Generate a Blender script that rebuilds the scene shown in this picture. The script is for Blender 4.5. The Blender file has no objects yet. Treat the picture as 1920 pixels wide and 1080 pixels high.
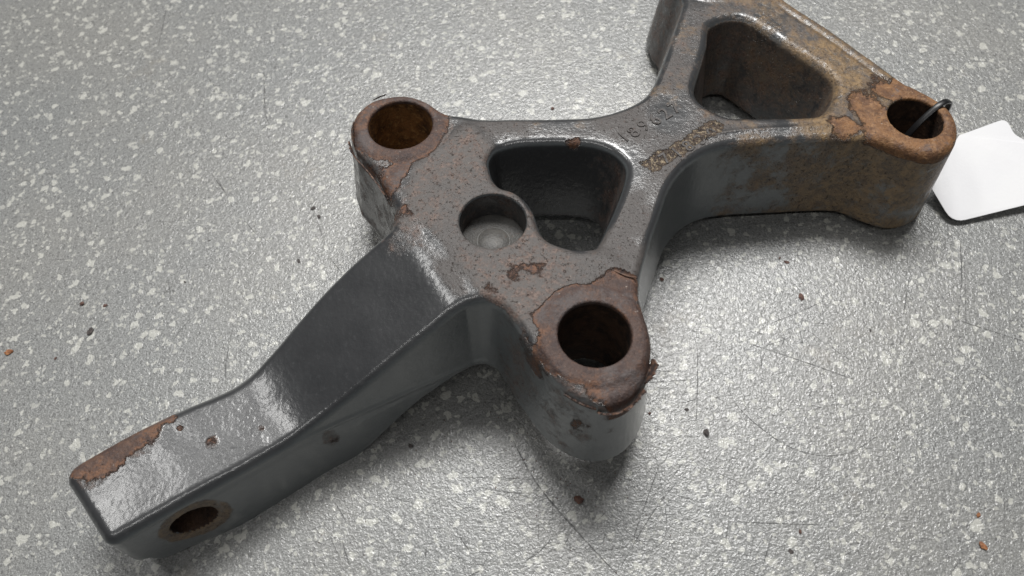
import bpy, bmesh, math, random
import numpy as np
from mathutils import Matrix, Vector
random.seed(4); rng = np.random.default_rng(4)
scene = bpy.context.scene
COL = scene.collection

# ------------------------------------------------------------------ frame of reference
# The casting is modelled in its own frame: x right, y away, z up, the machined top face at z = 0,
# in units of U = 0.25 m.  It lies slightly tilted on the worktop (arm tip lower than the far bosses).
U = 0.25
CAM_P, FPX = math.radians(58.0), 1442.0
TBL = dict(c=-0.2689, gx=0.0636, gy=0.0609)            # worktop plane in casting frame: z = c + gx*x + gy*(y-.6)
nrm = Vector((-TBL['gx'], -TBL['gy'], 1)).normalized()
ax = (Vector((1, 0, 0)) - nrm * nrm.x).normalized(); ay = nrm.cross(ax)
M3 = Matrix((ax, ay, nrm))                            # casting frame -> world (rotation)
def tz(x, y): return TBL['c'] + TBL['gx'] * x + TBL['gy'] * (y - .6)
ORG = Vector((0, .75, tz(0, .75)))
def W(p): return (M3 @ (Vector(p) - ORG)) * U

# ------------------------------------------------------------------ camera
fw = Vector((0, math.cos(CAM_P), -math.sin(CAM_P))); rt = Vector((1, 0, 0)); up = rt.cross(fw)
cam = bpy.data.objects.new('camera', bpy.data.cameras.new('camera')); COL.objects.link(cam)
cam.data.sensor_width = 36; cam.data.lens = FPX / 1920 * 36
cam.data.clip_start = .01; cam.data.clip_end = 50
rot = Matrix((rt, up, -fw)).transposed()
cam.matrix_world = Matrix.Translation(W((0, 0, 1))) @ (M3 @ rot).to_4x4()
cam.data.dof.use_dof = True; cam.data.dof.focus_distance = .335; cam.data.dof.aperture_fstop = 11
scene.camera = cam

# ------------------------------------------------------------------ room light: soft ambient + ceiling lamps
world = bpy.data.worlds.new('World'); scene.world = world; world.use_nodes = True
bg = world.node_tree.nodes['Background']; bg.inputs[0].default_value = (.92, .96, 1, 1); bg.inputs[1].default_value = .035
def lamp(name, loc, target, sx, sy, watts, color=(1, .99, .97)):
    l = bpy.data.lights.new(name, 'AREA'); l.shape = 'RECTANGLE'; l.size = sx; l.size_y = sy; l.energy = watts; l.color = color
    o = bpy.data.objects.new(name, l); COL.objects.link(o); o.location = loc
    o.rotation_euler = (Vector(target) - Vector(loc)).to_track_quat('-Z', 'Y').to_euler(); return o
lamp('ceiling_lamp', (-1.05, .48, 1.9), (-1.05, .48, 0), .26, .62, 7.5)
lamp('ceiling_lamp', (.27, .62, 1.9), (.27, .62, 0), .10, .5, 1.6)
lamp('ceiling_lamp', (.12, .98, 1.9), (0, .12, 0), 1.15, .5, 62)
lamp('ceiling_lamp', (-.2, -.92, 1.9), (-.2, -.92, 0), 2.3, .05, 9.5)
scene.view_settings.view_transform = 'Standard'; scene.view_settings.look = 'None'
scene.view_settings.exposure = 0.0; scene.view_settings.gamma = 1
scene.render.engine = 'CYCLES'
scene.cycles.use_denoising = True
scene.cycles.max_bounces = 8

# ------------------------------------------------------------------ helpers
def unp(px, z=0.0):
    """where the sight line of a photo point meets height z of the casting frame"""
    px = np.atleast_2d(np.asarray(px, float))
    d = (px[:, :1] - 960) / FPX * np.array(rt) + (540 - px[:, 1:2]) / FPX * np.array(up) + np.array(fw)
    z = np.broadcast_to(np.asarray(z, float), (len(px),))[:, None]
    return d[:, :2] * ((z - 1) / d[:, 2:3])
def unp_table(px, dz=0.0):
    dz = float(dz)
    d = rt * float((px[0] - 960) / FPX) + up * float((540 - px[1]) / FPX) + fw
    n = Vector((-TBL['gx'], -TBL['gy'], 1)); t = (TBL['c'] - .6 * TBL['gy'] + dz - 1) / d.dot(n)
    return Vector((0, 0, 1)) + d * t
def spline(P, n=6, closed=True):
    P = np.asarray(P, float); N = len(P); out = []
    rngk = range(N) if closed else range(N - 1)
    for i in rngk:
        g = (lambda k: P[k % N]) if closed else (lambda k: P[min(max(k, 0), N - 1)])
        a, b, c, d = g(i - 1), g(i), g(i + 1), g(i + 2)
        for t in np.arange(n) / n:
            out.append(.5 * (2 * b + (c - a) * t + (2 * a - 5 * b + 4 * c - d) * t * t + (3 * b - a - 3 * c + d) * t ** 3))
    if not closed: out.append(P[-1])
    return np.array(out)
def poly_sd(X, Y, P):
    d2 = np.full(X.shape, 1e9, np.float32); inside = np.zeros(X.shape, bool)
    for a, b in zip(P, np.roll(P, -1, 0)):
        e = b - a; l2 = e @ e
        if l2 < 1e-12: continue
        wx, wy = X - a[0], Y - a[1]
        t = np.clip((wx * e[0] + wy * e[1]) / l2, 0, 1)
        np.minimum(d2, (wx - t * e[0]) ** 2 + (wy - t * e[1]) ** 2, out=d2)
        c = (a[1] > Y) != (b[1] > Y)
        if abs(e[1]) > 1e-12: inside ^= c & (wx < e[0] * wy / e[1])
    d = np.sqrt(d2); return np.where(inside, -d, d).astype(np.float32)
def sst(a, b, x):
    t = np.clip((x - a) / (b - a), 0, 1); return t * t * (3 - 2 * t)
def rmax(a, b, r): return np.minimum(np.maximum(a, b), -r) + np.hypot(np.maximum(a + r, 0), np.maximum(b + r, 0))
def rmin(a, b, r): return -rmax(-a, -b, r)
def circ(X, Y, c, r): return np.hypot(X - c[0], Y - c[1]) - r
def link(name, me, mat=None, parent=None):
    o = bpy.data.objects.new(name, me); COL.objects.link(o)
    if mat: me.materials.append(mat)
    if parent: o.parent = parent
    return o
def empty(name, loc, rotm=None, label=None, cat=None, group=None):
    o = bpy.data.objects.new(name, None); COL.objects.link(o); o.empty_display_size = .02
    m = Matrix.Translation(loc)
    if rotm is not None: m = m @ rotm.to_4x4()
    o.matrix_world = m
    tag(o, label, cat, group); return o
def tag(o, label, cat=None, group=None):
    if label: o['label'] = label
    if cat: o['category'] = cat
    if group: o['group'] = group

# ------------------------------------------------------------------ node helper
class NT:
    def __init__(s, name):
        s.m = bpy.data.materials.new(name); s.m.use_nodes = True; s.t = s.m.node_tree
        s.b = s.t.nodes['Principled BSDF']; s.out = s.t.nodes['Material Output']
    def n(s, typ, **kw):
        nd = s.t.nodes.new(typ); ins = kw.pop('ins', {})
        for k, v in kw.items(): setattr(nd, k, v)
        for k, v in ins.items(): s.put(nd.inputs[k], v)
        return nd
    def put(s, sock, v):
        if hasattr(v, 'is_output'): s.t.links.new(v, sock)
        elif v is not None: sock.default_value = v
    def math(s, op, a, b=None, clamp=False):
        nd = s.n('ShaderNodeMath', operation=op, use_clamp=clamp); s.put(nd.inputs[0], a)
        if b is not None: s.put(nd.inputs[1], b)
        return nd.outputs[0]
    def add(s, a, b): return s.math('ADD', a, b)
    def mul(s, a, b): return s.math('MULTIPLY', a, b)
    def step(s, x, lo, hi, a=0., b=1.):
        nd = s.n('ShaderNodeMapRange', interpolation_type='SMOOTHSTEP')
        for k, v in zip((0, 1, 2, 3, 4), (x, lo, hi, a, b)): s.put(nd.inputs[k], v)
        return nd.outputs[0]
    def mix(s, f, a, b):
        nd = s.n('ShaderNodeMix', data_type='RGBA'); s.put(nd.inputs[0], f); s.put(nd.inputs[6], a); s.put(nd.inputs[7], b); return nd.outputs[2]
    def fmix(s, f, a, b):
        nd = s.n('ShaderNodeMix'); s.put(nd.inputs[0], f); s.put(nd.inputs[2], a); s.put(nd.inputs[3], b); return nd.outputs[0]
    def coord(s, scale=1 / U):
        tc = s.n('ShaderNodeTexCoord'); mp = s.n('ShaderNodeVectorMath', operation='SCALE'); s.put(mp.inputs[0], tc.outputs['Object']); mp.inputs[3].default_value = scale
        return mp.outputs[0]
    def noise(s, v, sc, det=3., rough=.55, dist=0., col=False):
        nd = s.n('ShaderNodeTexNoise', ins={'Vector': v, 'Scale': sc, 'Detail': det, 'Roughness': rough, 'Distortion': dist}); return nd.outputs['Color' if col else 'Fac']
    def vor(s, v, sc, feature='F1', rand=1.):
        return s.n('ShaderNodeTexVoronoi', feature=feature, ins={'Vector': v, 'Scale': sc, 'Randomness': rand})
    def attr(s, name): return s.n('ShaderNodeAttribute', attribute_name=name).outputs['Fac']
    def bump(s, h, dist, strength=1., normal=None):
        nd = s.n('ShaderNodeBump', ins={'Height': h, 'Distance': dist, 'Strength': strength})
        if normal is not None: s.put(nd.inputs['Normal'], normal)
        return nd.outputs[0]
    def set(s, **kw):
        for k, v in kw.items(): s.put(s.b.inputs[k.replace('_', ' ')], v)
def rgb(r, g, b): return (r, g, b, 1)

# ------------------------------------------------------------------ worktop
def worktop_material():
    t = NT('flecked_vinyl'); v = t.coord()
    warp = t.n('ShaderNodeVectorMath', operation='MULTIPLY_ADD'); t.put(warp.inputs[0], t.noise(v, 55, 2, col=True)); warp.inputs[1].default_value = (.028,) * 3; t.put(warp.inputs[2], v)
    def flecks(sc, lo, hi, prob, off):
        sh = t.n('ShaderNodeVectorMath', operation='ADD'); t.put(sh.inputs[0], warp.outputs[0]); sh.inputs[1].default_value = off
        vo = t.vor(sh.outputs[0], sc)
        sep = t.n('ShaderNodeSeparateColor'); t.put(sep.inputs[0], vo.outputs['Color'])
        on = t.step(sep.outputs[0], 1 - prob, 1 - prob + .15)
        rad = t.fmix(sep.outputs[1], lo, hi)
        q = t.math('DIVIDE', vo.outputs['Distance'], rad)
        return t.mul(t.step(q, 1.02, .82), on)
    w1 = flecks(42, .12, .42, .80, (0, 0, 0)); w2 = flecks(80, .16, .44, .66, (3.3, 1.7, 0))
    white = t.math('MAXIMUM', w1, t.mul(w2, .8))
    d1 = t.mul(t.step(t.noise(v, 125, 3, .7), .55, .62), .75)
    fine = t.noise(v, 330, 3, .7)
    big = t.noise(v, 2.2, 4, .6)
    base = t.mix(t.step(fine, .3, .7), rgb(.10, .102, .102), rgb(.275, .28, .275))
    base = t.mix(t.mul(t.step(big, .35, .7), .35), base, rgb(.235, .225, .205))
    base = t.mix(d1, base, rgb(.10, .10, .10))
    base = t.mix(t.mul(white, .47), base, rgb(.60, .595, .54))
    dirt = t.mul(t.step(t.noise(v, 5, 5, .7), .60, .74), .35)
    base = t.mix(dirt, base, rgb(.20, .17, .13))
    h = t.add(t.mul(t.noise(v, 120, 3, .6, .6), 1.), t.mul(t.noise(v, 260, 2), .45))
    t.set(Base_Color=base, Roughness=t.fmix(t.noise(v, 40, 3), .22, .34), Normal=t.bump(h, .0010, .45))
    t.b.inputs['Specular IOR Level'].default_value = .7
    return t.m
me = bpy.data.meshes.new('worktop'); a = .9
me.from_pydata([(-a, -a * .7, 0), (a, -a * .7, 0), (a, a, 0), (-a, a, 0), (-a, -a * .7, -.03), (a, -a * .7, -.03), (a, a, -.03), (-a, a, -.03)], [],
               [(0, 1, 2, 3), (7, 6, 5, 4), (0, 4, 5, 1), (1, 5, 6, 2), (2, 6, 7, 3), (3, 7, 4, 0)])
worktop = link('worktop', me, worktop_material()); worktop['kind'] = 'structure'

# ------------------------------------------------------------------ casting: solid field
BORE = dict(L=((-.197, .963), .0567), B=((.122, .543), .0545), T=((.7177, .98), .0485), F=((.408, 1.385), .052))
BLIND = ((-.031, .753), .0540); BLIND_Z = -.056
T0 = .188
body_px = [(657, 245), (668, 210), (700, 187), (757, 178), (800, 190), (828, 208), (865, 214), (905, 219), (960, 219), (1050, 218), (1110, 215), (1160, 203), (1200, 185), (1222, 163),
           (1236, 135), (1252, 92), (1266, 50), (1281, 0)]
# far boss, mostly beyond the top of the frame, given in plan
far_plan = [(.33, 1.345), (.325, 1.40), (.352, 1.452), (.40, 1.475), (.45, 1.465), (.487, 1.425), (.505, 1.385)]
body_px2 = [(1480, 2), (1560, 54), (1640, 111), (1700, 154), (1750, 181), (1785, 208), (1798, 245), (1785, 278), (1745, 292), (1700, 281), (1650, 262), (1600, 257), (1500, 261), (1400, 266), (1350, 274),
            (1310, 290), (1278, 316), (1254, 350), (1238, 395), (1222, 440), (1204, 500), (1196, 540), (1205, 580), (1218, 625), (1220, 660), (1208, 705), (1180, 742), (1140, 757),
            (1095, 748), (1050, 718), (1015, 676), (990, 642), (968, 606), (945, 578), (920, 564), (897, 560)]
body_px3 = [(742, 385), (718, 340), (695, 308), (668, 278)]
p1_px = [(917, 318), (915, 300), (925, 283), (945, 273), (985, 266), (1050, 264), (1110, 268), (1150, 281), (1172, 301), (1177, 320), (1171, 347), (1158, 383), (1146, 410), (1132, 440), (1122, 457), (1112, 464), (1074, 464), (1041, 457),
         (1019, 443), (1007, 420), (999, 396), (983, 372), (960, 357), (938, 350), (924, 336)]
tri_px = [(1328, 50), (1341, 40), (1363, 33), (1388, 32), (1410, 39), (1446, 62), (1506, 101), (1547, 130), (1565, 148), (1568, 165), (1561, 190), (1547, 207), (1526, 215), (1446, 217), (1381, 217), (1355, 212), (1328, 199), (1310, 184), (1302, 166), (1305, 148), (1316, 113), (1325, 80)]
p1_poly, tri_poly = spline(unp(p1_px), 4), spline(unp(tri_px), 4)
# lower arm
E = np.array([.821, .570]); E /= np.linalg.norm(E); NN = np.array([E[1], -E[0]])
PADZ, S_PAD, S_RIDGE = -.158, -.012, .287
def ztop_arm(s):
    ramp = (S_RIDGE - s) * (PADZ / (S_RIDGE - S_PAD)); k = .028
    hh = np.clip(.5 + .5 * (ramp - PADZ) / k, 0, 1)
    z = PADZ + (ramp - PADZ) * hh + k * hh * (1 - hh)
    z2 = .012 - .0 * s; k2 = .03; h2 = np.clip(.5 + .5 * (z2 - z) / k2, 0, 1)
    return z2 + (z - z2) * h2 - k2 * h2 * (1 - h2)
def on_arm(px):
    z = np.full(len(px), -.1)
    for _ in range(40): z = .5 * z + .5 * np.clip(ztop_arm(unp(px, z) @ E), -.2, 0)
    return unp(px, z), z
def offset_out(P, d):      # d: signed per-point shift along the outward normal of an open chain
    t = np.gradient(P, axis=0); n = np.stack([t[:, 1], -t[:, 0]], 1); n /= np.linalg.norm(n, axis=1, keepdims=True); return P + n * d[:, None]
PART_Z = -.172; KD = .11
rpx = [(219, 1009), (300, 962), (400, 907), (500, 852), (560, 815), (610, 779), (700, 707), (760, 657), (800, 625), (840, 591), (872, 566)]
lpx = [(735, 425), (700, 457), (650, 502), (600, 553), (550, 610), (500, 668), (470, 700), (438, 724), (400, 742), (330, 771), (240, 815), (150, 866), (137, 877)]
rp, rz = on_arm(rpx); lp, lz = on_arm(lpx)
S_TIP = rp[0] @ E
PIN_S = (.5 * (rp[0] + lp[-1])) @ E + .100; PIN_Z = -.232; PIN_R = .037
rp = offset_out(rp, KD * rz); lp = offset_out(lp, KD * lz)      # reduced to the outline at z = 0
body_poly = np.vstack([spline(np.vstack([unp(body_px), far_plan, unp(body_px2)]), 4, False), spline(rp[::-1], 4, False), spline(lp[::-1], 4, False), spline(unp(body_px3), 4, False)])
pad_px = [(826, 268), (850, 246), (872, 233), (892, 233), (930, 272), (960, 330), (1010, 420), (1080, 475), (1140, 470), (1168, 500), (1155, 512), (1110, 545), (1060, 590), (1000, 640), (960, 590), (925, 562), (893, 548), (840, 480), (772, 396), (758, 360), (770, 310)]
pad_poly = unp(pad_px)

H = .0034
GX = np.arange(-.73, .86, H, dtype=np.float32); GY = np.arange(.22, 1.53, H, dtype=np.float32); GZ = np.arange(-.345, .026, H, dtype=np.float32)
X2, Y2 = np.meshgrid(GX, GY, indexing='ij')
dB, dP1, dTri, dPad = [poly_sd(X2, Y2, P) for P in (body_poly, p1_poly, tri_poly, pad_poly)]
wob = .0005 * np.sin(X2 * 37 + 2 * np.sin(Y2 * 29)) * np.sin(Y2 * 41 + 1.3 * np.sin(X2 * 23))
ztop = .0035 * sst(.012, -.012, dPad) + wob
for k, hgt, r in (('B', .0075, .083), ('L', .004, .081), ('T', .003, .083), ('F', .004, .083)):
    d = circ(X2, Y2, BORE[k][0], r); ztop = ztop * (1 - sst(.006, -.006, d)) + hgt * sst(.006, -.006, d)
sA = (X2 * E[0] + Y2 * E[1]).astype(np.float32); nA = (X2 * NN[0] + Y2 * NN[1]).astype(np.float32)
gauss = lambda q: np.exp(-q * q)
ztop += .0030 * gauss((dB + .027) / .0055) * sst(.27, .34, X2) * sst(.66, .58, X2) * (Y2 < 1.0)
ztop -= .0035 * gauss((dB + .026) / .0045) * sst(.50, .56, X2) * (Y2 > 1.05)
onarm = sst(-.83, -.79, nA)
zta = ztop_arm(sA) + wob; zta = np.where(nA > -.80, zta, .02)
k2 = .016; h2 = np.clip(.5 + .5 * (zta - ztop) / k2, 0, 1)
ztop = (zta + (ztop - zta) * h2 - k2 * h2 * (1 - h2)).astype(np.float32)
uu = np.clip((S_TIP + .045 - sA) / .045, 0, 1)
zba = -.322 + sst(-.03, .275, sA) * (.322 - T0) + .045 * (1 - np.sqrt(np.maximum(1 - uu * uu, 0)))
zba = np.where(nA > -.81, zba, -T0).astype(np.float32)
def tri3(a): return a[:, :, None]
Z = GZ[None, None, :]
k_in = .145
below = np.clip(PART_Z - Z, 0, 1) * tri3(sst(.33, .26, sA).astype(np.float32))
F = tri3(dB) + KD * np.clip(Z, PART_Z - .02, 0) - .11 * below * tri3((sst(S_TIP + .02, S_TIP + .16, sA) * sst(.20, .02, sA)).astype(np.float32)) - .0026 * np.exp(-((Z - PART_Z) / .005) ** 2) * tri3(sst(.33, .26, sA))
F = rmax(F, Z - tri3(ztop), .014)
F = rmax(F, tri3(zba) - Z, .008)
F = rmax(F, -(tri3(dP1) - k_in * np.minimum(Z, 0)), .013)
F = rmax(F, -(tri3(dTri) - k_in * np.minimum(Z, 0)), .015)
for k, (c, r) in BORE.items():
    F = rmax(F, -tri3(circ(X2, Y2, c, r)), .0035)
c, r = BLIND
F = rmax(F, -np.maximum(tri3(circ(X2, Y2, c, r)), BLIND_Z - Z), .004)
F = rmax(F, -np.maximum(np.hypot(tri3(sA) - PIN_S, Z - PIN_Z) - PIN_R, 0 * tri3(nA)), .003)
F = F.astype(np.float32)

def surface_nets(F):
    s = F < 0; nx, ny, nz = F.shape
    cnt = np.zeros((nx - 1, ny - 1, nz - 1), np.int8)
    for i in (0, 1):
        for j in (0, 1):
            for k in (0, 1): cnt += s[i:nx - 1 + i, j:ny - 1 + j, k:nz - 1 + k]
    act = (cnt > 0) & (cnt < 8); idx = np.full(act.shape, -1, np.int32); ii = np.argwhere(act); idx[act] = np.arange(len(ii)); del cnt
    acc = np.zeros((len(ii), 3)); w = np.zeros(len(ii))
    for axis in range(3):
        for a in (0, 1):
            for b in (0, 1):
                o = [0, 0, 0]; oth = [q for q in range(3) if q != axis]; o[oth[0]] = a; o[oth[1]] = b
                p = ii + o; q = p.copy(); q[:, axis] += 1
                f0, f1 = F[tuple(p.T)], F[tuple(q.T)]; m = (f0 < 0) != (f1 < 0)
                tt = np.where(m, f0 / np.where(m, f0 - f1, 1), 0); pt = np.array(o, float)[None].repeat(len(ii), 0); pt[:, axis] += tt
                acc += pt * m[:, None]; w += m
    V = ii + acc / w[:, None]; quads = []
    for axis in range(3):
        sl0 = [slice(None)] * 3; sl1 = [slice(None)] * 3; sl0[axis] = slice(0, -1); sl1[axis] = slice(1, None)
        ch = np.argwhere(s[tuple(sl0)] != s[tuple(sl1)]); b, c_ = (axis + 1) % 3, (axis + 2) % 3
        ch = ch[(ch[:, b] > 0) & (ch[:, c_] > 0)]
        def cell(db, dc):
            q = ch.copy(); q[:, b] -= db; q[:, c_] -= dc; return idx[tuple(q.T)]
        Q = np.stack([cell(1, 1), cell(0, 1), cell(0, 0), cell(1, 0)], 1); flip = ~s[tuple(ch.T)]; Q[flip] = Q[flip][:, ::-1]; quads.append(Q)
    return V, np.vstack(quads)
def sample(F, V):
    i = np.clip(np.floor(V).astype(int), 0, np.array(F.shape) - 2); f = V - i; out = 0
    for a in (0, 1):
        for b in (0, 1):
            for c_ in (0, 1):
                out = out + F[i[:, 0] + a, i[:, 1] + b, i[:, 2] + c_] * (f[:, 0] if a else 1 - f[:, 0]) * (f[:, 1] if b else 1 - f[:, 1]) * (f[:, 2] if c_ else 1 - f[:, 2])
    return out
def grad(F, V, e=.6):
    return np.stack([sample(F, V + np.eye(3)[k] * e) - sample(F, V - np.eye(3)[k] * e) for k in range(3)], 1) / (2 * e)
V, Q = surface_nets(F)
for _ in range(2):
    g = grad(F, V); V = V - .8 * g * (sample(F, V) / np.maximum((g * g).sum(1), 1e-8))[:, None].clip(-.5, .5)
VN = grad(F, V, .8); VN /= np.maximum(np.linalg.norm(VN, axis=1, keepdims=True), 1e-9)
P = V * H + np.array([GX[0], GY[0], GZ[0]]); del F

def vnoise(Pn, sc, seed):
    q = Pn * sc + seed * 17.3; i = np.floor(q).astype(np.int64); f = q - i; f = f * f * (3 - 2 * f); out = 0
    for a in (0, 1):
        for b in (0, 1):
            for c_ in (0, 1):
                hsh = ((i[:, 0] + a) * 73856093) ^ ((i[:, 1] + b) * 19349663) ^ ((i[:, 2] + c_) * 83492791) ^ (seed * 2654435)
                hsh = (hsh * 1103515245 + 12345) & 0x7fffffff; hsh = ((hsh >> 13) ^ hsh) * 1274126177 & 0x7fffffff
                out = out + (hsh % 100003) / 100003. * (f[:, 0] if a else 1 - f[:, 0]) * (f[:, 1] if b else 1 - f[:, 1]) * (f[:, 2] if c_ else 1 - f[:, 2])
    return out
def fbm(Pn, sc, seed, o=4): return sum(vnoise(Pn, sc * 2 ** k, seed + k) * .5 ** k for k in range(o)) / sum(.5 ** k for k in range(o))
# ------------------------------------------------------------------ wear fields on the casting (rust, stain, chips) and light painted on the side walls
x, y, z = P.T; nz = VN[:, 2]
def field(px, zz=0., soft=.026, zmin=-.05):
    return sst(soft, -soft, poly_sd(x, y, unp(px, zz))) * (z > zmin)
spot = lambda px, r, zz=0: sst(1.4, .2, np.hypot(x - unp([px], zz)[0][0], y - unp([px], zz)[0][1]) / r)
rustB = field([(1000, 640), (1040, 602), (1060, 572), (1100, 545), (1128, 521), (1150, 506), (1162, 517), (1198, 522), (1200, 560), (1240, 600), (1250, 660), (1235, 720), (1200, 745), (1168, 764), (1148, 768), (1130, 748), (1105, 744), (1075, 728), (1040, 705), (1000, 664), (975, 620), (985, 612)], soft=.024)
rustB = np.maximum(rustB, sst(.104, .078, np.hypot(x - .122, y - .543)) * (z > -.02))
dL = np.hypot(x - BORE['L'][0][0], y - BORE['L'][0][1]); dT = np.hypot(x - BORE['T'][0][0], y - BORE['T'][0][1]); dF = np.hypot(x - BORE['F'][0][0], y - BORE['F'][0][1])
rustL = np.maximum(sst(.106, .074, dL) * (z > -.018), .75 * field([(655, 265), (700, 300), (745, 300), (790, 292), (770, 318), (752, 350), (745, 400), (700, 345), (665, 300)], soft=.02, zmin=-.035))
rustT = np.maximum(sst(.150, .085, dT) * sst(-.030, -.012, z), .8 * field([(1540, 215), (1600, 170), (1640, 120), (1700, 150), (1760, 185), (1700, 280), (1640, 262), (1560, 250)], soft=.03, zmin=-.03))
rustP = sst(.020, -.020, poly_sd(x, y, unp([(120, 885), (170, 835), (318, 758), (322, 785), (302, 797), (297, 828), (280, 848), (236, 856), (215, 878), (190, 905), (160, 915)], PADZ))) * (z < -.12) * (nz > .2)
row2 = np.array([(365, 970), (500, 900), (640, 800), (800, 740), (990, 620), (1090, 540), (1220, 480), (1300, 410), (1420, 400), (1490, 470), (1450, 560), (1350, 620), (1200, 680), (1050, 760), (950, 850), (750, 970), (600, 1070), (480, 1060)]) / 7.2 + (1150, 170)
corr = field(row2, soft=.02)
chips = np.zeros(len(P))
for (cx, cy), zz, r in [((620, 822), -.2, .016), ((520, 862), -.2, .009), ((397, 830), PADZ, .012), ((490, 803), PADZ, .007), ((338, 803), PADZ, .007), ((1090, 803), -.09, .022), ((1140, 800), -.09, .013), ((1075, 262), 0, .016), ((1278, 308), -.02, .012), ((970, 356), 0, .015), ((485, 938), -.22, .008), ((1020, 860), -.15, .01)]:
    q = unp([(cx, cy)], zz)[0]; chips = np.maximum(chips, sst(1.3, .6, np.sqrt((x - q[0]) ** 2 + (y - q[1]) ** 2 + .25 * (z - zz) ** 2) / r))
fb = fbm(P, 26, 3) - .5; fb2 = fbm(P, 11, 9) - .5
rust = np.clip(np.max([rustB, rustL * .9, rustP * .9, rustT * (.74 + 1.2 * fb2), chips * .50, spot((985, 525), .085) * (nz > .5) * (.10 + 1.0 * fb), spot((965, 357), .022) * .6, .5 * spot((745, 395), .03)], 0), 0, 1)
halo = rust.copy(); rust = rust + 1.15 * fb * (rust > .02)
xw = x + .45 * fb2 + .25 * fb
orange = np.clip(np.maximum(sst(.25, .7, xw) * .9, .08 * rustP), 0, 1)
inblind = (np.hypot(x - BLIND[0][0], y - BLIND[0][1]) < BLIND[1] + .004) & (z < -.003)
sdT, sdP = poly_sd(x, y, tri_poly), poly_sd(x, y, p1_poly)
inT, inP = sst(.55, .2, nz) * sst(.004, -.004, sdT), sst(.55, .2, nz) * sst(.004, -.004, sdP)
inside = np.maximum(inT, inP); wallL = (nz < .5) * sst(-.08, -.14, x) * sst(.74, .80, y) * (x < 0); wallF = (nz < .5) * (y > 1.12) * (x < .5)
ring = sst(1.75, 1.35, np.hypot(x * E[0] + y * E[1] - PIN_S, z - PIN_Z) / PIN_R) * (VN[:, :2] @ NN > .5)
ochre = np.maximum.reduce([spot(q, r_ * 1.25) * .55 for q, r_ in [((1008, 239), .018), ((1084, 234), .018), ((1240, 172), .024), ((1275, 160), .012), ((1335, 240), .012), ((1300, 100), .02), ((1290, 55), .03), ((1262, 190), .02)]]) * (nz > .5)
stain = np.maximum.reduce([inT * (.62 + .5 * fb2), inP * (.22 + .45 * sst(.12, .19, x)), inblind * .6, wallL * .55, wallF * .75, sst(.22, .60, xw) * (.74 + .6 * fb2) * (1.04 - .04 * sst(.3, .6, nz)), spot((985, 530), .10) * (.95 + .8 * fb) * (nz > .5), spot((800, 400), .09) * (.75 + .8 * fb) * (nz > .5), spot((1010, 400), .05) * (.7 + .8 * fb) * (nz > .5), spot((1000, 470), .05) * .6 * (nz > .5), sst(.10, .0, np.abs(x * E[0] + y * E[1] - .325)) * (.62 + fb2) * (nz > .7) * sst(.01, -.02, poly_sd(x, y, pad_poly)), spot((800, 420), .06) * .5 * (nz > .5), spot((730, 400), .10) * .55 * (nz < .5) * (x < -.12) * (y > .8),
                           spot((985, 640), .09) * .62 * (nz < .5), spot((1060, 740), .09) * .45 * (nz < .4), ring * .95, ochre, (.60 + .9 * fb2) * sst(.0, -.02, poly_sd(x, y, pad_poly)) * (nz > .6), .62 * sst(.0, .5, halo), sst(.9, 1.15, y) * .45 * (x > .2)])
dustx = .45 + .25 * np.sin(31 * x + 2) * np.sin(27 * y)
dust = np.maximum.reduce([sst(.012, -.02, poly_sd(x, y, pad_poly)) * sst(.5, .9, nz) * (z > -.03), dustx * sst(.93, .99, nz) * (z > -.03), .9 * spot((1160, 480), .06) * (nz > .6)])
orange = np.maximum.reduce([orange * (1 - .6 * inT), ochre, ring * .7])
side_light = sst(.75, .35, nz) * (1 - inblind) * (1 - inside) * (1 - wallL) * (1 - wallF * .6)  # steep outer walls lightened in colour, standing in for light reflected off the worktop
ATTR = dict(side_light=side_light, dust=dust, rust=rust, orange=orange, stain=np.clip(stain, 0, 1), corr=corr)

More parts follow.
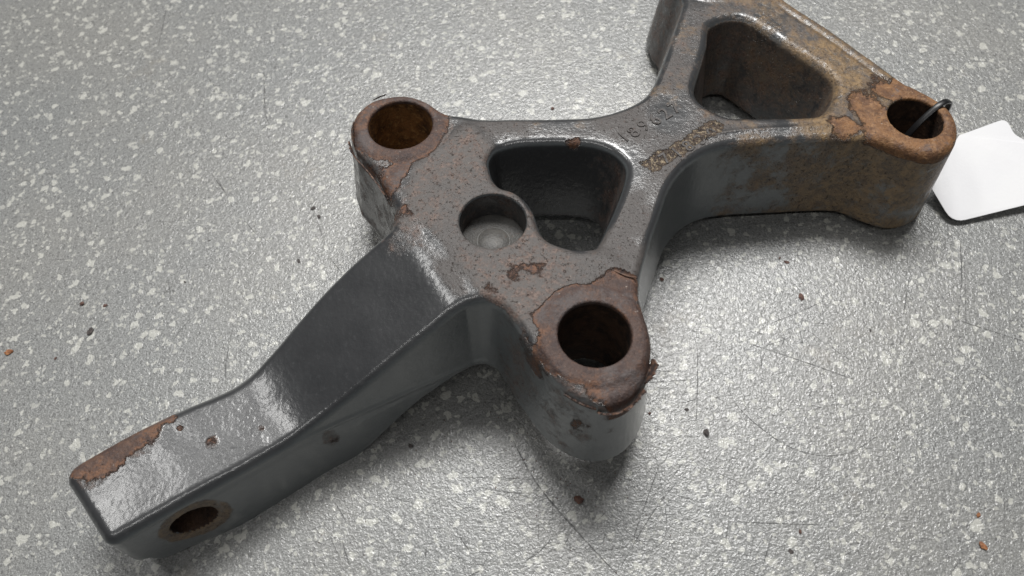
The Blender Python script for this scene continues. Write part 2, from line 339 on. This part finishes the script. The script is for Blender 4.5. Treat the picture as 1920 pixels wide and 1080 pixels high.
# ------------------------------------------------------------------ casting materials
def casting_material():
    t = NT('worn_painted_iron'); v = t.coord()
    n1 = t.noise(v, 22, 6, .65); n2 = t.noise(v, 90, 4, .65); n3 = t.noise(v, 260, 3, .6); n0 = t.noise(v, 7, 4, .6)
    c = lambda n, k: t.mul(t.math('SUBTRACT', n, .5), k)
    R = t.step(t.add(t.add(t.attr('rust'), c(n3, .30)), c(n2, .40)), .47, .62)
    S = t.step(t.add(t.add(t.attr('stain'), c(n1, 1.5)), c(n2, .9)), .38, .85)
    Cc = t.step(t.add(t.add(t.attr('corr'), c(n1, .5)), c(n2, .8)), .45, .55)
    org = t.attr('orange'); D = t.math('MULTIPLY', t.step(t.add(t.attr('dust'), c(n1, .9)), .15, .62), 1.)
    edge = t.mul(t.step(t.add(t.add(t.attr('rust'), c(n3, .30)), c(n2, .40)), .42, .50), t.math('SUBTRACT', 1., t.step(t.add(t.add(t.attr('rust'), c(n3, .30)), c(n2, .40)), .52, .60)))
    paint = t.mix(t.step(n0, .3, .7), rgb(.030, .031, .033), rgb(.044, .045, .047))
    paint = t.mix(t.mul(t.step(n2, .55, .75), .35), paint, rgb(.075, .077, .08))
    stc = t.mix(org, t.mix(t.step(t.noise(v, 55, 5, .75), .44, .60), rgb(.105, .094, .088), t.mix(t.step(n3, .4, .6), rgb(.075, .045, .035), rgb(.19, .13, .105))), t.mix(t.step(t.noise(v, 48, 6, .75, .8), .36, .64), t.mix(t.step(n3, .35, .65), rgb(.070, .046, .026), rgb(.15, .092, .042)), rgb(.31, .195, .082)))
    rf = t.add(t.add(t.attr('rust'), c(n3, .30)), c(n2, .40)); near = t.math('SUBTRACT', 1., t.step(rf, .58, .95))
    g1 = t.noise(v, 34, 9, .72, .5); g2 = t.noise(v, 120, 6, .75); g3 = t.noise(v, 16, 6, .7, .4)
    rb = t.mix(t.step(g1, .38, .62), rgb(.050, .033, .030), rgb(.080, .051, .042)); rb = t.mix(t.mul(t.step(g3, .50, .62), .8), rb, rgb(.092, .078, .076))
    rb = t.mix(t.mul(t.step(g2, .52, .66), .55), rb, rgb(.14, .075, .05)); rb = t.mix(t.mul(near, t.step(g2, .40, .58)), rb, rgb(.15, .075, .044))
    ro = t.mix(t.step(g1, .36, .64), rgb(.095, .046, .024), rgb(.23, .115, .048)); ro = t.mix(t.mul(t.step(g2, .50, .66), .7), ro, rgb(.33, .19, .095)); ro = t.mix(t.mul(t.step(g3, .55, .66), .75), ro, rgb(.105, .082, .078))
    rustc = t.mix(org, rb, ro)
    corc = t.mix(t.step(t.noise(v, 190, 3, .7), .50, .66), t.mix(t.step(n2, .4, .6), rgb(.034, .025, .021), rgb(.085, .062, .046)), rgb(.30, .24, .16))
    paint = t.mix(t.mul(t.attr('side_light'), .8), paint, t.mix(t.step(n0, .3, .7), rgb(.112, .128, .134), rgb(.155, .170, .174)))  # reflected light mixed into the wall paint as a lighter blue-grey
    paint = t.mix(t.mul(D, .85), paint, t.mix(n2, rgb(.060, .054, .051), rgb(.098, .087, .082))); col = t.mix(t.mul(S, .72), paint, stc); col = t.mix(R, col, rustc); col = t.mix(t.mul(edge, .7), col, rgb(.03, .018, .014)); col = t.mix(Cc, col, corc)
    pit = t.step(t.noise(v, 170, 3, .75), .60, .68); pit2 = t.step(t.noise(v, 70, 5, .8, .3), .57, .66)
    wornarea = t.math('MAXIMUM', D, S)
    col = t.mix(t.mul(t.mul(pit2, wornarea), .55), col, t.mix(org, rgb(.075, .045, .034), rgb(.13, .075, .032)))
    col = t.mix(t.mul(t.mul(pit, wornarea), .75), col, rgb(.038, .026, .021))
    flick = t.mul(t.step(t.noise(v, 150, 2, .7), .70, .76), t.math('MAXIMUM', R, t.mul(S, .6)))
    col = t.mix(t.mul(flick, .6), col, rgb(.42, .38, .34))
    rough = t.fmix(t.mul(S, .8), t.fmix(D, .36, .56), .62); rough = t.fmix(R, rough, t.fmix(n3, .45, .8)); rough = t.fmix(Cc, rough, .38)
    orange_peel = t.add(t.mul(t.noise(v, 110, 2, .45), .24), t.mul(n3, .07))
    h = t.fmix(R, t.add(orange_peel, 2.2), t.add(t.mul(n2, 1.3), t.mul(n3, .7)))
    h = t.fmix(Cc, h, t.add(t.mul(n3, 1.6), t.mul(t.noise(v, 140, 2), .8)))
    h = t.add(h, t.mul(t.mul(wornarea, t.math('SUBTRACT', 1., R)), t.add(t.mul(n3, .5), t.mul(pit, -.6))))
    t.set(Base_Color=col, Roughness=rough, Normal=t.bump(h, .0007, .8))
    t.b.inputs['Specular IOR Level'].default_value = .35
    coat = t.mul(t.mul(t.math('SUBTRACT', 1., R), t.math('SUBTRACT', 1., t.mul(D, .97))), t.math('SUBTRACT', 1., t.mul(S, .75)))
    t.set(Coat_Weight=t.mul(coat, t.math('SUBTRACT', 1., Cc)), Coat_Roughness=t.fmix(n1, .14, .27), Coat_Normal=t.bump(h, .0007, .8)); t.b.inputs['Coat IOR'].default_value = 1.6
    return t.m
def rust_material(name, dark, light, fleck):
    t = NT(name); v = t.coord(); n1 = t.noise(v, 28, 6, .7); n2 = t.noise(v, 110, 4, .65); n3 = t.noise(v, 260, 3, .6)
    col = t.mix(t.step(n1, .35, .65), dark, light); col = t.mix(t.mul(t.step(n2, .5, .7), .6), col, fleck)
    t.set(Base_Color=col, Roughness=t.fmix(n2, .55, .85), Normal=t.bump(t.add(n2, t.mul(n3, .8)), .0009, .8)); t.b.inputs['Specular IOR Level'].default_value = .35
    return t.m
MAT_CAST = casting_material()
MAT_BORE = rust_material('rusty_bore', rgb(.045, .020, .009), rgb(.22, .105, .035), rgb(.40, .24, .09))
MAT_BORE_DARK = rust_material('dark_rusty_bore', rgb(.014, .009, .007), rgb(.055, .03, .018), rgb(.10, .055, .032))

C0 = Vector((.10, .75, tz(.10, .75)))
ROOT = empty('cast_bracket', W(C0), M3, 'grey painted cast iron bracket with rusty bosses and a bent arm lying on the worktop', 'bracket')
def toloc(p): return (np.asarray(p) - np.array(C0)) * U

fc = P[Q].mean(1); fn = VN[Q].mean(1)
cls = np.zeros(len(Q), int); names = ['casting']; mats = [MAT_CAST]
for k, (c, r) in BORE.items():
    m = (np.hypot(fc[:, 0] - c[0], fc[:, 1] - c[1]) < r + .0012) & (np.abs(fn[:, 2]) < .5) & (fc[:, 2] < -.002); cls[m] = len(names); names.append('bore'); mats.append(MAT_BORE if k == 'L' else MAT_BORE_DARK)
m = (np.hypot(fc @ np.array([*E, 0]) - PIN_S, fc[:, 2] - PIN_Z) < PIN_R + .0012) & (fc @ np.array([*E, 0]) < .25) & (np.abs(fn @ np.array([*NN, 0])) < .5); cls[m] = len(names); names.append('pin_bore'); mats.append(MAT_BORE_DARK)
m = (np.hypot(fc[:, 0] - BLIND[0][0], fc[:, 1] - BLIND[0][1]) < BLIND[1] + .0012) & (fc[:, 2] < -.004) & (fc[:, 2] > -.1); cls[m] = len(names); names.append('blind_bore'); mats.append(MAT_CAST)
LOC = toloc(P)
for ci, nm in enumerate(names):
    q = Q[cls == ci]
    if not len(q): print('EMPTY', nm); continue
    used, inv = np.unique(q, return_inverse=True); q = inv.reshape(-1, 4)
    me = bpy.data.meshes.new(nm); me.vertices.add(len(used)); me.vertices.foreach_set('co', LOC[used].astype(np.float32).ravel())
    me.loops.add(q.size); me.loops.foreach_set('vertex_index', q.astype(np.int32).ravel())
    me.polygons.add(len(q)); me.polygons.foreach_set('loop_start', np.arange(0, q.size, 4, dtype=np.int32))
    me.update(calc_edges=True); me.shade_smooth()
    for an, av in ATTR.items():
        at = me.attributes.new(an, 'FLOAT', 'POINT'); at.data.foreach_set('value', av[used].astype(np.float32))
    me.normals_split_custom_set_from_vertices(VN[used].astype(np.float32).tolist())
    link(nm, me, mats[ci], ROOT)
print('TRIS', len(Q) * 2)

# ------------------------------------------------------------------ plug at the bottom of the blind bore
def lathe(prof, seg=48):
    bm = bmesh.new(); rings = []
    for r, zz in prof:
        rings.append([bm.verts.new((r * math.cos(2 * math.pi * i / seg), r * math.sin(2 * math.pi * i / seg), zz)) for i in range(seg)] if r > 0 else [bm.verts.new((0, 0, zz))])
    for A, B in zip(rings, rings[1:]):
        for i in range(seg):
            j = (i + 1) % seg
            if len(B) == 1: bm.faces.new((A[i], A[j], B[0]))
            else: bm.faces.new((A[i], A[j], B[j], B[i]))
    return bm
def bm_obj(name, bm, mat, parent=None, smooth=True):
    bmesh.ops.recalc_face_normals(bm, faces=bm.faces); me = bpy.data.meshes.new(name); bm.to_mesh(me); bm.free()
    if smooth: me.shade_smooth()
    return link(name, me, mat, parent)
def plug_material():
    t = NT('dusty_plug_steel'); v = t.coord(); n1 = t.noise(v, 60, 4); n2 = t.noise(v, 210, 3, .7)
    col = t.mix(t.step(n1, .3, .7), rgb(.045, .043, .040), rgb(.07, .066, .06)); col = t.mix(t.mul(t.step(n2, .62, .70), .8), col, rgb(.09, .05, .035))
    t.set(Base_Color=col, Roughness=.5, Normal=t.bump(n2, .0004, .6)); return t.m
c, r = BLIND; zf = BLIND_Z
bm = lathe([(r + .0005, zf - .004), (r + .0005, zf + .004), (r - .003, zf + .0022), (.030, zf + .002), (.0285, zf + .0006), (.0265, zf + .0006), (.025, zf + .002), (0, zf + .0022)])
bmesh.ops.scale(bm, vec=(U,) * 3, verts=bm.verts); bmesh.ops.translate(bm, vec=toloc((c[0], c[1], 0)) * 1.0, verts=bm.verts)
bm_obj('plug', bm, plug_material(), ROOT)

# ------------------------------------------------------------------ raised cast numerals
def glyph(ch, mat, at_px, right_px, up_px, height_px, zz, raise_=.0017):
    cu = bpy.data.curves.new('cast_numeral', 'FONT'); cu.body = ch; cu.align_x = 'CENTER'; cu.extrude = .02; cu.bevel_depth = .018; cu.bevel_resolution = 2; cu.resolution_u = 4; cu.offset = -.004
    o = bpy.data.objects.new('tmp', cu); COL.objects.link(o); dg = bpy.context.evaluated_depsgraph_get()
    me = bpy.data.meshes.new_from_object(o.evaluated_get(dg)); bpy.data.objects.remove(o); bpy.data.curves.remove(cu)
    p0 = unp([at_px], 0)[0]; rv = unp([np.add(at_px, right_px)], 0)[0] - p0; rv /= np.linalg.norm(rv); uv = np.array([-rv[1], rv[0]])
    hv = unp([np.add(at_px, np.array(up_px) / np.hypot(*up_px) * height_px)], 0)[0] - p0; sc = abs(hv @ uv) / .70
    for w in me.vertices:
        q = p0 + rv * w.co.x * sc + uv * (w.co.y - .35) * sc; w.co = toloc((q[0], q[1], zz + w.co.z / .038 * raise_))
    me.name = 'cast_numeral'; me.shade_smooth(); me.attributes.new('dust', 'FLOAT', 'POINT').data.foreach_set('value', np.full(len(me.vertices), .6, np.float32)); return link('cast_numeral', me, mat, ROOT)
for ch, px in zip('189627', [(1168, 256), (1187, 247), (1206, 235), (1227, 224), (1246, 213), (1264, 202)]): glyph(ch, MAT_CAST, px, (20, -12), (-21, -15), 25, 0.0)
for ch, px in zip('71830', [(1246, 297), (1268, 286), (1289, 274), (1312, 262), (1335, 250)]): glyph(ch, MAT_CAST, px, (20, -12), (-21, -15), 24, 0.0)

# ------------------------------------------------------------------ lifted paint and rust flakes along the boss rims
def flake_material():
    t = NT('lifted_paint_scale'); v = t.coord(); n2 = t.noise(v, 120, 4)
    t.set(Base_Color=t.mix(t.step(n2, .4, .65), rgb(.035, .024, .022), rgb(.13, .07, .045)), Roughness=.7, Normal=t.bump(n2, .0006, .8)); return t.m
MAT_FLAKE = flake_material()
def flake(chain, width, lift):
    """a thin curled scale: chain of casting-frame points along the rim, outward direction from the chain"""
    bm = bmesh.new(); ch = spline(chain, 5, False); rows = []
    t = np.gradient(ch, axis=0); nn = np.stack([t[:, 1], -t[:, 0], 0 * t[:, 0]], 1); nn /= np.linalg.norm(nn, axis=1, keepdims=True) + 1e-9
    for i, p in enumerate(ch):
        f = math.sin(math.pi * i / (len(ch) - 1)) ** .6 * (1 + rng.uniform(-.35, .35)); row = []
        for lay in (0, .0016):
            for k in range(4):
                a = k / 3; q = p + nn[i] * width * f * a + np.array([0, 0, lift * f * a * a + lay]); row.append(bm.verts.new(toloc(q)))
        rows.append(row)
    for A, B in zip(rows, rows[1:]):
        for k in range(3):
            bm.faces.new((A[k], A[k + 1], B[k + 1], B[k])); bm.faces.new((A[k + 5], A[k + 4], B[k + 4], B[k + 5]))
        bm.faces.new((A[3], A[7], B[7], B[3])); bm.faces.new((A[4], A[0], B[0], B[4]))
    for R_ in (rows[0], rows[-1]):
        for k in range(3): bm.faces.new((R_[k], R_[k + 1], R_[k + 5], R_[k + 4]))
    bmesh.ops.remove_doubles(bm, verts=bm.verts, dist=1e-7)
    bm_obj('paint_flake', bm, MAT_FLAKE, ROOT, False)
def arc(c, r, a0, a1, zz, n=6): return [(c[0] + r * math.cos(math.radians(a)), c[1] + r * math.sin(math.radians(a)), zz) for a in np.linspace(a0, a1, n)]
cB, cL, cT = BORE['B'][0], BORE['L'][0], BORE['T'][0]
flake(arc(cL, .0885, 206, 168, -.010), .006, .010)
flake(arc(cL, .086, 130, 112, -.004), .005, .006)
flake(arc(cB, .094, 338, 312, -.020), .006, .008)
def paint_lip(px, z0, rise, out):
    ch = spline(unp(px), 10, False); bm = bmesh.new(); rows = []; t = np.gradient(ch, axis=0); nn = np.stack([t[:, 1], -t[:, 0]], 1); nn /= np.linalg.norm(nn, axis=1, keepdims=True)
    if ((ch + nn * .01 - np.array(cB)) ** 2).sum(1).mean() < ((ch - np.array(cB)) ** 2).sum(1).mean(): nn = -nn
    jag = 0.
    for i, p in enumerate(ch):
        jag = .55 * jag + rng.uniform(-.5, .5); e_ = min(1, i / 4, (len(ch) - 1 - i) / 4); row = []
        for th in (0, .0022):
            for k in range(3):
                f = k / 2; q = p + nn[i] * (.0018 - KD * z0 + out * f ** 1.5 * (1 + jag) * e_ + th); row.append(bm.verts.new(toloc((q[0], q[1], z0 + rise * f * (1 + .6 * jag) * (.25 + .75 * e_)))))
        rows.append(row)
    for A, B in zip(rows, rows[1:]):
        for k in (0, 1): bm.faces.new((A[k], A[k + 1], B[k + 1], B[k])); bm.faces.new((A[k + 4], A[k + 3], B[k + 3], B[k + 4]))
        bm.faces.new((A[2], A[5], B[5], B[2])); bm.faces.new((A[3], A[0], B[0], B[3]))
    bm_obj('paint_flake', bm, MAT_FLAKE, ROOT, False)
paint_lip([(1062, 724), (1080, 735), (1100, 745), (1122, 752)], -.020, .013, .004)
paint_lip([(1125, 753), (1140, 757), (1165, 751), (1185, 737), (1203, 712)], -.026, .013, .005)
paint_lip([(1207, 706), (1216, 682), (1219, 662)], -.022, .014, .006)
paint_lip([(657, 250), (668, 278), (690, 303), (712, 330), (730, 358)], -.022, .011, .003)
flake([(*unp([q], .002)[0], .001) for q in [(1195, 521), (1178, 519), (1160, 512), (1147, 506)]], .006, .005)

# ------------------------------------------------------------------ cable tie through the right boss, and its tag
def plastic(name, col, rough, bump=0.):
    t = NT(name); t.set(Base_Color=col, Roughness=rough); v = t.coord()
    if bump: t.put(t.b.inputs['Normal'], t.bump(t.noise(v, 60, 3), .0003, bump))
    return t.m
def strap(name, pts, wdir, w, th, mat, parent=None, closed=False):
    ch = spline(pts, 8, closed); t = np.gradient(ch, axis=0); t /= np.linalg.norm(t, axis=1, keepdims=True)
    bm = bmesh.new(); rows = []; wd = np.array(wdir, float)
    sec = [(-.5, -.3), (-.42, -.5), (.42, -.5), (.5, -.3), (.5, .3), (.42, .5), (-.42, .5), (-.5, .3)]
    for p, tt in zip(ch, t):
        nn = np.cross(tt, wd); nn /= np.linalg.norm(nn); rows.append([bm.verts.new(((p + wd * a * w + nn * b * th))) for a, b in sec])
    for A, B in zip(rows, rows[1:]):
        for k in range(8): bm.faces.new((A[k], A[(k + 1) % 8], B[(k + 1) % 8], B[k]))
    bm.faces.new(rows[0]); bm.faces.new(rows[-1][::-1]); return bm
def rounded(pts, rad, n=6):
    out = []; P_ = [np.array(p, float) for p in pts]
    for i, p in enumerate(P_):
        r = rad[i]
        if r == 0: out.append(p); continue
        a, b = P_[i - 1] - p, P_[(i + 1) % len(P_)] - p; a /= np.linalg.norm(a); b /= np.linalg.norm(b)
        for t_ in np.linspace(0, 1, n): out.append((p + a * r) * (1 - t_) ** 2 + 2 * p * t_ * (1 - t_) + (p + b * r) * t_ ** 2)
    return out
tag_px = rounded([(1744, 348), (1786, 418), (2040, 355), (2080, 300), (1935, 270), (1902, 252), (1886, 222), (1798, 254)], [0, 26, 20, 20, 8, 8, 14, 0])
tag_pts = [unp_table(p, max(0.006, .010 - .00003 * (p[0] - 1786)) + max(0, (420 - p[1])) * .00030) for p in tag_px]
tag_eye = tag_pts[0] * .45 + tag_pts[-1] * .55
dirv = np.array([.86, .51]); side = np.array([-dirv[1], dirv[0], 0])
def tp(rho, zz, off=0.): q = np.array(cT) + dirv * rho + np.array([-dirv[1], dirv[0]]) * off; return (q[0], q[1], zz)
tie_pts = [tp(-.012, -.150), tp(-.006, -.10), tp(.004, -.060), tp(.020, -.026), tp(.045, -.001), tp(.064, .0062), tp(.080, .002), tp(.092, -.012), tp(.103, -.07), tp(.118, -.125), tuple(tag_eye + Vector((-.008, .010, .012))), tuple(tag_eye + Vector((.006, .010, .000)))]
bm = strap('tie', tie_pts, side, .011, .004, None)
for w in bm.verts: w.co = toloc(w.co)
TIE = empty('cable_tie', W(tp(.0, -.150)), M3, 'black plastic cable tie looped over the rim of the rusty right boss', 'cable tie')
mt = plastic('black_nylon', rgb(.008, .008, .009), .38)
o = bm_obj('strap', bm, mt, TIE)
o.data.transform(Matrix.Translation(-Vector(toloc(tp(.0, -.150)))))
bm = bmesh.new(); bmesh.ops.create_cube(bm, size=1); bmesh.ops.scale(bm, vec=(.026 * U, .018 * U, .022 * U), verts=bm.verts); bmesh.ops.bevel(bm, geom=bm.edges[:], offset=.0008, segments=2, affect='EDGES', profile=.5)
hd = bm_obj('locking_head', bm, mt, TIE); hd.location = Vector(toloc(tp(.112, -.085))) - Vector(toloc(tp(.0, -.150))); hd.rotation_euler = (0, 0, math.atan2(dirv[1], dirv[0]))

def tag_material():
    t = NT('white_card'); v = t.coord(); t.set(Base_Color=t.mix(t.step(t.noise(v, 6, 4), .3, .7), rgb(.70, .70, .72), rgb(.74, .74, .75)), Roughness=.45, Normal=t.bump(t.noise(v, 200, 2), .0001, .4)); return t.m
cen = sum(tag_pts, Vector()) / len(tag_pts)
bm = bmesh.new(); top = [bm.verts.new(M3 @ (p - cen) * U) for p in tag_pts]; bot = [bm.verts.new(w.co - Vector((0, 0, .0003))) for w in top]
bm.faces.new(top); bm.faces.new(bot[::-1])
for i in range(len(top)): j = (i + 1) % len(top); bm.faces.new((top[i], bot[i], bot[j], top[j]))
tg = bm_obj('hang_tag', bm, tag_material(), None, False); tg.location = W(cen)
tag(tg, 'blank white card tag with rounded corners tied to the right boss', 'tag')
print('tag-boss dist', [round(math.hypot(p.x - cT[0], p.y - cT[1]), 3) for p in (tag_pts[0], tag_pts[-1])], [round(p.z, 3) for p in (tag_pts[0], tag_pts[-1])])

# ------------------------------------------------------------------ scratches in the worktop
SCR = [([(1800, 450), (1803, 520), (1796, 598)], 1), ([(1808, 470), (1811, 600)], .7), ([(1796, 600), (1850, 618), (1920, 640)], 1), ([(962, 826), (1007, 907), (1085, 1000), (1162, 1082)], 1.3),
       ([(857, 895), (930, 896), (1000, 899)], .6), ([(903, 914), (950, 923), (1008, 925)], .9), ([(857, 1000), (880, 1032)], 1.1), ([(985, 1052), (1012, 1034), (1035, 1008)], 1),
       ([(1360, 712), (1381, 759), (1427, 803), (1480, 838), (1538, 854), (1597, 847), (1661, 806)], .9), ([(1407, 645), (1503, 677), (1602, 712)], 1.1), ([(1307, 642), (1308, 712), (1305, 794)], .8),
       ([(1212, 718), (1311, 711)], .7), ([(1363, 978), (1550, 985)], .8), ([(1366, 978), (1360, 1022)], .7), ([(1448, 1001), (1430, 1062)], .8), ([(1436, 610), (1500, 585), (1550, 561)], .8),
       ([(1693, 596), (1705, 520)], .8), ([(1320, 876), (1445, 931)], .6), ([(594, 413), (609, 455)], .9), ([(407, 334), (426, 368)], 1), ([(460, 415), (479, 438)], .9), ([(437, 615), (424, 680), (423, 720)], 1),
       ([(315, 521), (321, 564)], .7), ([(549, 577), (560, 604)], .9), ([(618, 483), (639, 509)], .9), ([(313, 10), (305, 50), (297, 87)], 1.2), ([(495, 133), (497, 207), (505, 233)], 1.3), ([(397, 327), (420, 358)], 1.1),
       ([(1220, 810), (1250, 990), (1205, 1040)], .5), ([(1240, 860), (1180, 1030)], .7), ([(1290, 880), (1225, 960), (1160, 1070)], .6), ([(640, 1010), (655, 1060)], .8), ([(800, 1020), (798, 1045)], 1.1), ([(730, 930), (800, 952)], .6), ([(900, 1070), (880, 1080)], 1)]
for _ in range(130):
    bx, by = (rng.uniform(1180, 1900), rng.uniform(560, 1070)) if rng.random() < .6 else (rng.uniform(560, 1250), rng.uniform(900, 1075)) if rng.random() < .6 else (rng.uniform(10, 700), rng.uniform(60, 640))
    an = rng.uniform(0, math.pi); L_ = rng.uniform(8, 55); SCR.append(([(bx, by), (bx + L_ * .5 * math.cos(an) + rng.uniform(-2, 2), by + L_ * .5 * math.sin(an)), (bx + L_ * math.cos(an), by + L_ * math.sin(an))], rng.uniform(.3, .7)))
bm = bmesh.new()
for pts, wd in SCR:
    q = np.array([list(unp_table(p)) for p in pts]); q = spline(q, 8, False); t_ = np.gradient(q, axis=0); nn = np.stack([-t_[:, 1], t_[:, 0], 0 * t_[:, 0]], 1); nn /= np.linalg.norm(nn, axis=1, keepdims=True)
    prev = None
    for i, p in enumerate(q):
        f = wd * .00115 * (math.sin(math.pi * (i + .4) / len(q)) ** .5) * rng.uniform(.6, 1.2); a_, b_ = [W(p + s_ * nn[i] * f) for s_ in (1, -1)]
        cur = [bm.verts.new((a_.x, a_.y, .00006)), bm.verts.new((b_.x, b_.y, .00006))]
        if prev: bm.faces.new((prev[0], prev[1], cur[1], cur[0]))
        prev = cur
def scratch_material():
    t = NT('scratch_dirt'); v = t.coord(); t.set(Base_Color=rgb(.09, .09, .09), Roughness=.7, Alpha=t.step(t.noise(v, 60, 4, .7), .38, .62, .15, .85)); return t.m
sc_o = bm_obj('scratch_marks', bm, scratch_material(), worktop, False); sc_o['kind'] = 'stuff'

# ------------------------------------------------------------------ crumbs of rust and paint on the worktop
def crumb_material(name, a_, b_):
    t = NT(name); v = t.coord(); n2 = t.noise(v, 160, 4); t.set(Base_Color=t.mix(t.step(n2, .35, .65), a_, b_), Roughness=.7, Normal=t.bump(n2, .0006, .8)); return t.m
CM = dict(dark=crumb_material('dark_scale', rgb(.03, .026, .026), rgb(.075, .06, .055)), brown=crumb_material('brown_rust', rgb(.06, .03, .024), rgb(.13, .065, .045)), orange=crumb_material('orange_rust', rgb(.16, .06, .025), rgb(.34, .15, .06)))
CR = [(587, 391, 10, 'dark', 'dark rust chip on the worktop left of the blind bore, upper of a close pair'), (598, 407, 9, 'dark', 'dark pointed chip left of the blind bore, lower of a close pair'),
      (560, 490, 9, 'dark', 'small dark chip lying just above the ramp of the bent arm'), (170, 622, 14, 'dark', 'biggest dark lumpy chip at the left of the worktop'), (155, 570, 10, 'brown', 'flat brown chip above the biggest dark lump at left'),
      (198, 573, 7, 'brown', 'thin reddish crumb right of the flat brown chip at left'), (17, 661, 16, 'orange', 'orange rust flake at the far left edge of the photo'), (105, 672, 7, 'brown', 'tiny tan crumb below the biggest dark lump at left'),
      (1502, 557, 14, 'brown', 'purple brown triangular flake in front of the right arm'), (1475, 492, 8, 'brown', 'thin brown sliver below the curved underside of the right arm'), (1462, 484, 6, 'brown', 'tiny brown crumb beside the sliver below the right arm'),
      (1085, 938, 15, 'brown', 'red brown flake in front of the near boss, in its shadow edge'), (1842, 1024, 12, 'orange', 'bright orange rust lump in the lower right corner'), (1834, 966, 7, 'orange', 'small orange crumb above the bright lump at lower right'),
      (1500, 997, 7, 'brown', 'reddish crumb at the bottom right beside a long scratch'), (1483, 1034, 8, 'dark', 'black oval chip lowest at the bottom right'), (1324, 812, 11, 'dark', 'black chip right of the near boss, largest of those there'),
      (1287, 768, 7, 'dark', 'slim black chip right of the near boss, above the largest'), (1218, 775, 6, 'brown', 'tiny brown crumb touching distance from the near boss wall'), (1632, 620, 5, 'dark', 'tiny black speck alone on the right worktop below the tag'),
      (1036, 204, 9, 'brown', 'brown crumb on the worktop behind the upper web'), (1240, 524, 8, 'brown', 'small brown crumb right of the web above the near boss'), (1204, 553, 8, 'dark', 'dark crumb beside the ragged rust edge of the near boss'),
      (770, 836, 9, 'dark', 'black shred in the deep shadow between arm and near boss'), (393, 451, 4, 'dark', 'tiny dark dot on the left worktop above the others'), (347, 529, 4, 'dark', 'tiny dark dot on the left worktop, lower of two dots')]
for cx, cy, sz, mk, lab in CR:
    bm = bmesh.new(); bmesh.ops.create_icosphere(bm, subdivisions=2, radius=1)
    a_, b_, h_ = sz * .00056 * rng.uniform(.8, 1.15), sz * .00056 * rng.uniform(.5, .8), sz * .00056 * rng.uniform(.22, .4)
    for w in bm.verts: w.co *= 1 + rng.uniform(-.28, .28)
    bmesh.ops.scale(bm, vec=(a_ * U, b_ * U, h_ * U), verts=bm.verts)
    z0 = min(w.co.z for w in bm.verts)
    for w in bm.verts: w.co.z -= z0
    o = bm_obj('rust_crumb', bm, CM[mk], None, False); p = W(unp_table((cx, cy))); o.location = (p.x, p.y, .00003); o.rotation_euler = (0, 0, rng.uniform(0, 6.28))
    tag(o, lab, 'rust crumb', 'rust and paint crumbs scattered on the worktop')

# fine rust dust shed around the bracket
bm = bmesh.new()
for _ in range(420):
    k = rng.choice(4, p=[.35, .3, .2, .15]); c_ = [(1080, 880), (930, 780), (1560, 440), (600, 930)][k]; sp = [(90, 60), (110, 60), (170, 40), (190, 70)][k]
    q = W(unp_table((c_[0] + rng.normal() * sp[0], c_[1] + rng.normal() * sp[1]))); r_ = .00022 * rng.uniform(.5, 1.6)
    vs = [bm.verts.new((q.x + r_ * math.cos(a) * rng.uniform(.6, 1.3), q.y + r_ * math.sin(a) * rng.uniform(.6, 1.3), .00004)) for a in (0, 1.57, 3.14, 4.71)]; tp_ = bm.verts.new((q.x, q.y, .00004 + r_ * .8))
    for i in range(4): bm.faces.new((vs[i], vs[(i + 1) % 4], tp_))
rd = bm_obj('rust_dust', bm, CM['brown'], None, False); rd['kind'] = 'stuff'; tag(rd, 'fine brown rust dust shed on the worktop around the bracket', 'rust dust')
